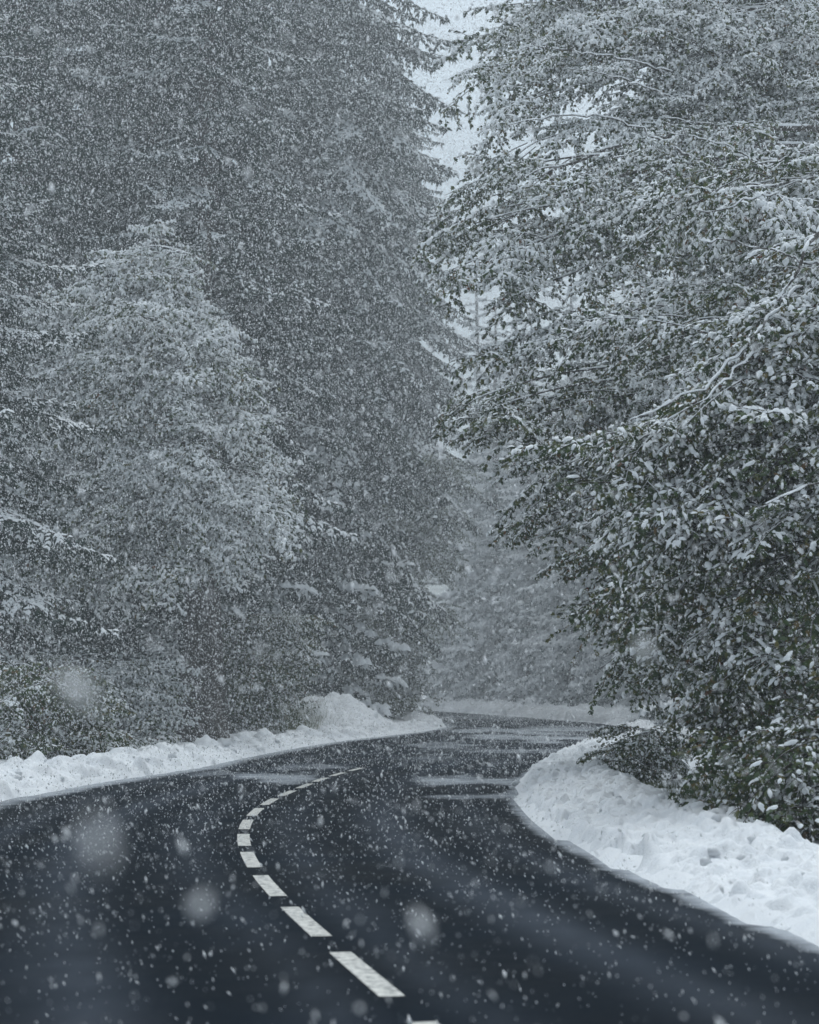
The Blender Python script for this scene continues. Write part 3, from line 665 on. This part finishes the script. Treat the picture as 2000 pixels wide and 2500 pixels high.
# ---- right-hand trees
def sn_right(p, rng):
    # wetter, barer leaves low and deep under the crown; loaded ones at the top
    return .06 + .10 * p[2] + rng.normal(0, .20)
tips = tips_px([(1462, 1062, 24), (1490, 1190, 24), (1500, 1275, 24), (1535, 1365, 24.5), (1600, 1010, 25), (1660, 905, 25.5), (1760, 1240, 23), (1700, 1130, 23.5), (1620, 1180, 24), (1725, 1440, 23.5),
                (1860, 1110, 23), (1880, 1400, 22.5), (1955, 1260, 22), (1960, 1060, 23), (1830, 960, 24), (1905, 800, 24), (1960, 620, 24.5), (1800, 760, 25), (1620, 1520, 25), (1760, 1600, 24)])
broadleaf('broadleaf_tree', 'near broadleaf tree at the right edge with fat snow caps on its big leaves', (6.4, 25.5), 12.5, .22, tips, 301, 300, 1.0, False, .75, sn_right, .32, 7, 1.2, shape=RIGHT_MASS)
def leaf_mesh(seed, snowy, tone):
    A = Acc(); rr = R(seed); A.add(LEAF_V, LEAF_F, 0, tone)
    if snowy: A.add(CAPL_V * np.array([1, rr.uniform(.8, 1.1), rr.uniform(.7, 1.3)]), CAPL_F, 1)
    return A.mesh('leaf', [M_LEAF, M_CAP])
LEAVES = [leaf_mesh(i, i < 4, .15 + .1 * i) for i in range(6)]; RUST = leaf_mesh(9, False, .97)
rl = R(321); nt = bpy.data.objects['broadleaf_tree']; twigs_ = [c for c in nt.children if c.name.startswith('leafy_branch')]
front = sorted(twigs_, key=lambda c: c.matrix_local.translation.y)[:200]
for i in range(300):
    c = front[int(rl.integers(len(front)))]; a = rl.uniform(.35, 1.02)
    p = c.matrix_local @ Vector((a * 1.25, rl.normal(0, .05), -.24 * 1.25 * a ** 2.2 + .06 * a))
    az = rl.uniform(0, 6.283); rust = rl.random() < .06
    o = obj('leaf', RUST if rust else LEAVES[int(rl.integers(6))], nt, frame(p, (math.cos(az), math.sin(az), -rl.uniform(.1, 1.0)), .095 * rl.uniform(.75, 1.2), rl.normal(0, .3)))
    if rust: o['label'] = 'rust brown leaf without snow'
near_tree = bpy.data.objects['broadleaf_tree']
def bare_branch(tree, pts, r0, r1):
    P = np.array([px(*p) for p in pts]) - np.array(tree.location); P, _ = resample(catmull(P, 6), .16); P[1:-1] += R(len(P)).normal(0, .022, (len(P) - 2, 3)); r0 *= .62; r1 *= .7
    obj('branch', limb_mesh(P[::-1], r0, r1), tree)
bare_branch(near_tree, [(1540, 1025, 23.4), (1640, 978, 23.2), (1735, 938, 23.3), (1850, 808, 23.8), (1960, 700, 24.6)], .030, .010)
bare_branch(near_tree, [(1610, 1045, 23.2), (1700, 985, 23.0), (1800, 900, 23.4), (1880, 800, 24)], .020, .007)
bare_branch(near_tree, [(1705, 585, 23.8), (1770, 590, 23.6), (1850, 600, 23.6), (1920, 625, 24), (2010, 650, 24.6)], .024, .009)
bare_branch(near_tree, [(1870, 1232, 22), (1925, 1206, 22), (2005, 1178, 22.2)], .018, .008)
bare_branch(near_tree, [(1900, 735, 23.2), (1945, 665, 23.2), (1975, 590, 23.4), (2020, 555, 23.8)], .05, .02)
bare_branch(near_tree, [(1700, 512, 24.4), (1770, 508, 24.2), (1810, 496, 24.2), (1900, 470, 24.6)], .018, .008)
rng = R(77)
tips = tips_px([(1042, 560, 38), (1050, 640, 37), (1095, 880, 37), (1080, 1045, 35), (1182, 1312, 34), (1312, 1385, 33), (1235, 1165, 35), (1165, 1000, 36), (1135, 720, 37.5), (1125, 480, 39), (1440, 1615, 31.5), (1435, 1490, 32),
                (1300, 820, 36), (1280, 1000, 35.5), (1380, 1120, 34), (1400, 1300, 33), (1350, 640, 37.5), (1240, 560, 38.5), (1330, 480, 39), (1460, 900, 35)])
broadleaf('broadleaf_tree', 'green leaved tree reaching lowest over the road from the right bend', (9.4, 40), 15.5, .3, tips, 302, 250, 1.0, True, 1.0, lambda p, r_: .24 + .038 * p[2] + r_.normal(0, .22), .22, 6, 1.35, shape=RIGHT_MASS)
tips = tips_px([(1075, 160, 42), (1170, 110, 42), (1150, 255, 41.5), (1230, 330, 41), (1260, 190, 42), (1330, 60, 43), (1420, 20, 43), (1420, 300, 41), (1500, 160, 42), (1560, 60, 43), (1620, 250, 42), (1550, 420, 41), (1700, 120, 42), (1700, 350, 41), (1640, 560, 40),
                (1800, 250, 41), (1860, 90, 42), (1900, 400, 41), (1760, 500, 40), (1950, 250, 41)])
broadleaf('broadleaf_tree', 'tall broadleaf tree at the top right with thin snowy limbs against the sky', (11.8, 45), 20, .32, tips, 303, 300, 1.0, True, .9, lambda p, r_: .5 + .02 * p[2] + r_.normal(0, .25), .12, 6, 1.5, shape=RIGHT_MASS)
mid_tree = bpy.data.objects['broadleaf_tree.001']; rh = R(555)
for (a, b, d) in [(1075, 1045, 35), (1050, 1015, 35), (1185, 1310, 34), (1250, 1290, 34), (1315, 1385, 33), (1390, 1370, 33), (1440, 1610, 31.5), (1010, 600, 37.5), (1060, 480, 38.5), (1300, 1230, 34), (1130, 1080, 35), (1440, 1480, 32)]:
    tp = px(a, b, d) - np.array(mid_tree.location)
    for k in range(4):
        dr = nrm(np.array([-1, rh.normal(0, .45), -.35 + rh.normal(0, .25)])); L_ = 1.25 * .8
        obj('leafy_branch', (SPR_MID if rh.random() < .45 else SPR_BARE)[int(rh.integers(4))], mid_tree, frame(tp - dr * (L_ + .25 * k) + rh.normal(0, .10, 3), dr, .8))
    obj('branch', limb_mesh(bez(tp + np.array([3.2, .3, .9]), tp + np.array([1.6, .1, .75]), tp + np.array([.2, 0, .02]), 14), .022, .006), mid_tree)
up_tree = bpy.data.objects['broadleaf_tree.002']
bare_branch(up_tree, [(1245, 126, 39.8), (1325, 116, 39.6), (1405, 125, 39.6), (1520, 145, 40), (1640, 175, 41)], .036, .012)
bare_branch(up_tree, [(1360, 165, 39.6), (1440, 172, 39.6), (1530, 195, 39.8), (1640, 240, 41)], .030, .010)
bare_branch(bpy.data.objects['broadleaf_tree.001'], [(1240, 305, 36.6), (1330, 290, 36.4), (1440, 280, 36.4), (1560, 312, 36.6), (1700, 395, 38)], .036, .012)
bare_branch(bpy.data.objects['broadleaf_tree.001'], [(1600, 322, 36.4), (1690, 332, 36.4), (1790, 362, 36.8), (1900, 430, 38)], .030, .010)
broadleaf('broadleaf_tree', 'tallest broadleaf tree standing back behind the others in the top right corner', (13.2, 53), 27, .34, fill_px(R(8), [(1210, -200), (2080, -250), (2080, 480), (1550, 330), (1260, 120), (1180, 30)], 24, 47, 54), 307, 300, 1.25, True, .8, lambda p, r_: .45 + .015 * p[2] + r_.normal(0, .25), .12, 6, 1.5, shape=RIGHT_MASS)
tips = fill_px(rng, [(1480, 500), (2050, 350), (2050, 1500), (1500, 1500), (1380, 1000)], 22, 29, 36)
broadleaf('broadleaf_tree', 'snow dusted tree filling the gap behind the near right tree', (8.0, 33), 14, .26, tips, 304, 300, 1.0, True, 1.0, lambda p, r_: .14 + .055 * p[2] + r_.normal(0, .22), .2, 6, 1.4, shape=RIGHT_MASS)
tips = fill_px(rng, [(1520, 1380), (2060, 1350), (2080, 2050), (1900, 2020), (1760, 1910), (1600, 1740), (1530, 1600)], 28, 25, 30)
broadleaf('bush', 'dark green bush with little snow standing on the grass under the right trees', (5.6, 29.5), 4.4, .09, tips, 305, 300, 1.0, False, .3, lambda p, r_: .10 + .05 * p[2] + r_.normal(0, .16), .05, 6, .9, cat='bush', r_limb=.03, shape=RIGHT_MASS)
broadleaf('bush', 'nearest dark bush hanging over the right end of the right snow bank', (5.3, 22.8), 2.6, .05, fill_px(R(9), [(1790, 1760), (2080, 1650), (2080, 2060), (1920, 2040), (1800, 1960)], 16, 20.8, 24), 308, 170, .9, False, .2, lambda p, r_: .12 + r_.normal(0, .2), .1, 5, .6, cat='bush', r_limb=.02)
tips = tips_px([(1480, 1890, 35), (1500, 1830, 35), (1540, 1850, 35.5), (1520, 1780, 36), (1470, 1860, 34.6), (1555, 1790, 35), (1600, 1830, 35)])
broadleaf('bush', 'small leafy bush drooping over the snow bank at the inside of the bend', (4.7, 36.5), 2.3, .05, tips, 306, 70, .7, False, .4, lambda p, r_: .22 + r_.normal(0, .12), .25, 4, .5, cat='bush', r_limb=.02)

# ---- left-hand trees
def sn_left(p, rng): return .84 + rng.normal(0, .24)
x0, y0 = pg(497, 1826)
tips = tips_px([(330, 600, 60), (430, 640, 59), (240, 720, 60), (520, 760, 58.5), (340, 760, 57), (180, 850, 60), (560, 900, 58), (420, 880, 56.5), (260, 930, 57), (620, 1010, 58), (500, 1060, 56), (330, 1090, 56), (130, 1010, 59), (660, 1150, 58), (560, 1200, 56), (420, 1230, 55.5), (230, 1190, 57),
                (690, 1300, 58), (610, 1340, 56.5), (360, 1390, 56), (150, 1330, 58), (90, 1180, 60)])
broadleaf('broadleaf_tree', 'thick trunked pyramid shaped tree bowed under snow on the left verge', (x0, y0 + .6), 16.5, .46, tips, 311, 300, 1.3, True, 1.3, sn_left, .10, 6, 1.5, r_limb=.07, flare=1.9, shape=PYRAMID)
broadleaf('broadleaf_tree', 'leftmost snow bowed broadleaf tree, half merged with the pyramid shaped one', (-12.6, 64), 13.5, .28, fill_px(R(5), [(-120, 760), (160, 680), (300, 800), (330, 1050), (280, 1350), (-120, 1450)], 20, 60, 66), 317, 280, 1.3, True, 1.0, lambda p, r_: .75 + r_.normal(0, .22), .12, 6, 1.5, r_limb=.05)
broadleaf('bush', 'frosted bush beside the thick trunk on the left snow bank', (x0 - 3.8, y0 - 3), 3.2, .07, fill_px(rng, [(270, 1600), (385, 1640), (400, 1790), (300, 1840), (200, 1780)], 14, 55, 58), 312, 90, 1.0, True, .5, lambda p, r_: .66 + r_.normal(0, .15), .1, 5, .9, cat='bush', r_limb=.03)
broadleaf('bush', 'dark low bush behind the left snow bank at its leftmost end', (-9.0, 48), 3.6, .07, fill_px(rng, [(0, 1560), (240, 1600), (330, 1830), (180, 1870), (0, 1850)], 18, 45, 50), 313, 160, 1.0, True, .5, lambda p, r_: .25 + r_.normal(0, .2), .1, 5, .9, cat='bush', r_limb=.03)
broadleaf('bush', 'dark bush between the thick trunk and the snowy mound', (-5.6, 76), 4.6, .08, fill_px(rng, [(540, 1540), (720, 1480), (760, 1560), (660, 1680), (600, 1760), (540, 1770)], 16, 72, 78), 314, 180, 1.0, True, .6, lambda p, r_: .20 + r_.normal(0, .2), .1, 5, 1.1, cat='bush', r_limb=.03)
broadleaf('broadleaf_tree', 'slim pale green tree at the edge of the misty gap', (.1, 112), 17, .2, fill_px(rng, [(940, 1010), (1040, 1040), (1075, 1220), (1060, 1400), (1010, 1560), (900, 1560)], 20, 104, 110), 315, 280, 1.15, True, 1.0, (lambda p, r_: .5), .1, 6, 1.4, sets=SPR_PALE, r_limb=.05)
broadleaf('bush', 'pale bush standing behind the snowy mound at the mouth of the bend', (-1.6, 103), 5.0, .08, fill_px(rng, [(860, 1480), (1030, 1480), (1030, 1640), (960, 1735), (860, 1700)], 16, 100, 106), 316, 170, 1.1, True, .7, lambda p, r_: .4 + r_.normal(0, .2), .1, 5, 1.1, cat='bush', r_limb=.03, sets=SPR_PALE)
spruce('tall spruce whose drooping boughs cut across the strip of sky', -4.2, 96, 46, 7.6, 300, 401, .22, zmin=10.5, pitch=(-50, -26), prof=.36, var=(.5, 1.4))
spruce('spruce with frosted upper boughs in the left wood beside the tallest one', -7.2, 72, 40, 5.6, 280, 407, .40, zmin=9)
spruce('broad spruce filling the wood between the two darkest left trunks', -11.6, 84, 43, 6.6, 280, 408, .30)
spruce('spruce closing the wood far behind the left corner trees', -15.6, 98, 46, 7.0, 280, 409, .15, zmin=12, prof=.4)
tall = bpy.data.objects['spruce_tree']; rb = R(402)
for ye in (60, 150, 260, 430, 560, 700):
    ze = px(1120, ye, 95)[2]; dr = nrm(np.array([1.0, rb.uniform(-.5, .2), -rb.uniform(.55, .8)])); ln = rb.uniform(7.2, 8.6)
    st = np.array([0, 0, min(41.0, ze - dr[2] * ln - tall.location.z)])
    obj('bough', (BOUGH_MID + BOUGH_DARK)[int(rb.integers(8))], tall, frame(st, dr, ln / 5.0, rb.normal(0, .1)))
spruce('tall dark spruce at the upper left corner of the forest', -13.8, 72, 40, 6.4, 290, 402, .12)
spruce('dark spruce rising behind the pyramid shaped snowy tree', -9.6, 77, 41, 6.2, 290, 403, .42)
spruce('leftmost spruce with snowy lower boughs hanging behind the bank', -11.6, 52, 22, 4.6, 260, 404, .65, zmin=1.0)
spruce('spruce standing half hidden between two taller dark spruces', -6.8, 92, 44, 6.8, 280, 405, .36)
spruce('hazy spruce just left of the misty gap above the mound', -1.4, 110, 37, 7.3, 290, 406, .3, zmin=14, pitch=(-45, -20), prof=.42)

# ---- trees further back, one crown mesh per kind shared by the stand
def crown_mesh(seed, H, Rr, n, snow, needles):
    rng = R(seed); A = Acc(); src = []
    for k in range(3):
        src.append((bough_mesh(seed * 10 + k, snow, step=.34, tstep=.36, tl=.55, tw=.10, hang=.6, wide=.22, capk=2.3)))
    data = []
    for me in src:
        v = np.zeros(len(me.vertices) * 3, np.float32); me.vertices.foreach_get('co', v); f = np.zeros(len(me.polygons) * 3, np.int32); me.loops.foreach_get('vertex_index', f); mi = np.zeros(len(me.polygons), np.int32); me.polygons.foreach_get('material_index', mi)
        data.append((v.reshape(-1, 3), f.reshape(-1, 3), mi)); bpy.data.meshes.remove(me)
    for i in range(n):
        u = ((i + rng.random()) / n) ** .85; z = 1.0 + (H - 1.2) * u; az = i * 2.39996 + rng.normal(0, .25); ln = Rr * ((1 - u) ** .75 * .94 + .06) * rng.uniform(.7, 1.12); pit = math.radians(lerp(-30, 10, u) + rng.normal(0, 6))
        d = (math.cos(az) * math.cos(pit), math.sin(az) * math.cos(pit), math.sin(pit)); mt = np.array(frame((0, 0, z), d, ln / 5.0)); v, f, mi = data[i % 3]
        A.add(v @ mt[:3, :3].T + mt[:3, 3], f, mi, rng.random() * .8)
    return A.mesh('crown', [needles, M_TWIG, M_CAP])
CROWNS = [crown_mesh(61, 26, 4.6, 100, 2.0, M_FROST_HAZE), crown_mesh(62, 30, 5.0, 110, 1.6, M_FROST_HAZE), crown_mesh(63, 22, 4.4, 90, 2.4, M_FROST_HAZE), crown_mesh(64, 26, 4.8, 100, .5, M_NEEDLE)]
TRUNKS = [trunk_mesh('trunk', h, .014 * h, 70 + i) for i, h in enumerate((26, 30, 22, 26))]
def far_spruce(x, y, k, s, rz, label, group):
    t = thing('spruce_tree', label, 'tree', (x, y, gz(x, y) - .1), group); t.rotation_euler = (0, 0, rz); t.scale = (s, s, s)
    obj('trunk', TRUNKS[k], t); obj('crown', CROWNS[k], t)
rng = R(88)
spots = []
def stand(n, xr, yr, gap, label, group, smin=.85, smax=1.25, kinds=(0, 1, 2)):
    made = tries = 0
    while made < n and tries < 6000:
        tries += 1
        x, y = rng.uniform(*xr), rng.uniform(*yr)
        if abs(x) > y * .27 + 3: continue
        if any((x - a) ** 2 + (y - b) ** 2 < gap ** 2 for a, b in spots): continue
        if road_sd(np.array([x]), np.array([y]))[0] < 4.5: continue
        spots.append((x, y)); far_spruce(x, y, kinds[int(rng.integers(3)) % len(kinds)], rng.uniform(smin, smax), rng.uniform(0, 6.28), label, group); made += 1
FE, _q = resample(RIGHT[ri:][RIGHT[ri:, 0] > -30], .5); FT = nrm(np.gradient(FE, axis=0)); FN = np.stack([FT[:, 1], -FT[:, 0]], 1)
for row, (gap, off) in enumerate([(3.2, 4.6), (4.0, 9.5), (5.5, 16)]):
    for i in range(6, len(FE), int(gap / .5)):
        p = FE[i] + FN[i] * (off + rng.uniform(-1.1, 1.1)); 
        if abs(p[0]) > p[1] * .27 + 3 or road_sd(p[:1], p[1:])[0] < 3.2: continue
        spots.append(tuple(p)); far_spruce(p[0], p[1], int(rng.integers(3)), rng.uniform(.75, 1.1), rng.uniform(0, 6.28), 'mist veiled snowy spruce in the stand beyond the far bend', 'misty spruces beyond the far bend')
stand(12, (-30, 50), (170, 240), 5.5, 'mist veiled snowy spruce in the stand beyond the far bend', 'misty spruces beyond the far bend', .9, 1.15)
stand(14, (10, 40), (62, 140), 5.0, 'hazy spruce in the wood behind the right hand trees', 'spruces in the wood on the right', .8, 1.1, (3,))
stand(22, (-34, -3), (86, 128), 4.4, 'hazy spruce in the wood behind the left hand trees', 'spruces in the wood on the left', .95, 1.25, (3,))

# ------------------------------------------------------------------ falling snow
FLAKE8 = (np.array([(0, 0, 1.25), (1, 0, 0), (-.5, .87, .1), (-.5, -.87, -.1), (0, 0, -1.25)]), np.array([(0, 1, 2), (0, 2, 3), (0, 3, 1), (4, 2, 1), (4, 3, 2), (4, 1, 3)]))
FLAKE4 = (np.array([(0, .2, 1.2), (1.05, -.2, -.5), (-.75, .85, -.5), (-.5, -.95, -.4)]), np.array([(0, 1, 2), (0, 2, 3), (0, 3, 1), (1, 3, 2)]))
def flakes(O, r, kind, rng, name):
    n = len(O); a = rng.uniform(0, 6.283, n)
    Z = nrm(np.stack([.40 + rng.normal(0, .35, n), rng.normal(0, .35, n), -np.ones(n)], 1)); X = nrm(np.cross(Z, np.stack([np.cos(a), np.sin(a), a * 0], 1))); Yv = np.cross(Z, X)
    A = Acc(); V, F = instance_template(*kind, O, X, Yv, Z, r, r * rng.uniform(.6, 1.15, n), r * rng.uniform(.9, 2.3, n)); A.add(V, F); return A.mesh(name, [M_FLAKE])
def size(n, rng, med=.0031): return np.clip(med * np.exp(rng.normal(0, .52, n)), .0014, max(.013, 2.2 * med))
rng = R(99)
n = 120000; y = 21.5 * rng.random(n) ** (1 / 3.4); y[:9] = rng.uniform(.9, 2.2, 9); hw = .24 * y + .3; x = rng.uniform(-1, 1, n) * hw; x[:9] = rng.uniform(-.2, .2, 9) * y[:9]
z0_, z1_ = CAM_H - .18 * y - .2, CAM_H + .37 * y + .3; z = rng.uniform(0, 1, n) * (z1_ - z0_) + z0_; r = size(n, rng, .0025); r[:9] = rng.uniform(.005, .009, 9)
ok = (z > road_z(y) + .02) & ((y > 3.0) | (np.arange(n) < 9)) & (rng.random(n) < .45 + 1.1 * fbm(x * .3 + z * .2, y * .25 - z * .12, 63))
fs = setting('falling_snow', flakes(np.stack([x, y, z], 1)[ok], r[ok], FLAKE8, rng, 'falling_snow'), 'stuff', 'dense snowflakes falling through the air over the road'); fs['category'] = 'snowfall'
def flurry(S, dens, seed, med):
    rng = R(seed); n = int(S ** 3 * dens); O = rng.uniform(-S / 2, S / 2, (n, 3)); keep = rng.random(n) < .35 + 1.3 * fbm(O[:, 0] * .3 + O[:, 2] * .22, O[:, 1] * .3 - O[:, 2] * .17, seed)
    return flakes(O[keep], size(keep.sum(), rng, med), FLAKE4, rng, 'snow_flurry')
MID = [flurry(8, 40, 501, .0056), flurry(8, 40, 502, .0056)]; FAR = [flurry(12, 14, 503, .0062)]; DENSE = [flurry(12, 60, 504, .0062)]
def fill_air(S, src, ya, yb, top=47.0):
    k = 0
    for yc in np.arange(ya + S / 2, yb, S):
        ym = yc + S / 2; w = .215 * ym + 1.0; zt = min(top, CAM_H + .355 * ym)
        for xc in np.arange(-S * math.ceil(w / S - .5), w + S * .5, S):
            for zc in np.arange(S / 2 - .6, zt + S / 2 - .5, S):
                if zc + S / 2 > 48.5: continue
                rot = Matrix.Rotation((k % 4) * math.pi / 2, 4, 'Z'); k += 1
                o = obj('snow_flurry', src[(k * 7 // 3) % len(src)], fs, Matrix.Translation((xc, yc, zc)) @ rot); o['kind'] = 'stuff'
fill_air(8, MID, 21.5, 53.5); fill_air(12, FAR, 53.5, 89.5); fill_air(12, DENSE, 89.5, 161, 24)

# ------------------------------------------------------------------ haze: the air full of fine snow
def box_mesh(name, a, b):
    V = [(x, y, z) for x in (a[0], b[0]) for y in (a[1], b[1]) for z in (a[2], b[2])]
    F = [(0, 1, 3), (0, 3, 2), (4, 6, 7), (4, 7, 5), (0, 4, 5), (0, 5, 1), (2, 3, 7), (2, 7, 6), (0, 2, 6), (0, 6, 4), (1, 5, 7), (1, 7, 3)]
    hm = bpy.data.materials.new('haze'); hm.use_nodes = True; hn = hm.node_tree.nodes; hn.clear()
    v = hn.new('ShaderNodeVolumePrincipled'); v.inputs['Color'].default_value = (0.90, 0.95, 0.97, 1); v.inputs['Density'].default_value = HAZE; v.inputs['Anisotropy'].default_value = 0.4
    ou = hn.new('ShaderNodeOutputMaterial'); hm.node_tree.links.new(v.outputs['Volume'], ou.inputs['Volume'])
    return mesh_tris(name, V, F, [hm], smooth=False)
deps_top = 49.0
hz = setting('haze', box_mesh('haze', (-140, -22, -1.3), (140, 325, deps_top)), 'stuff', 'pale snowy haze filling the air')
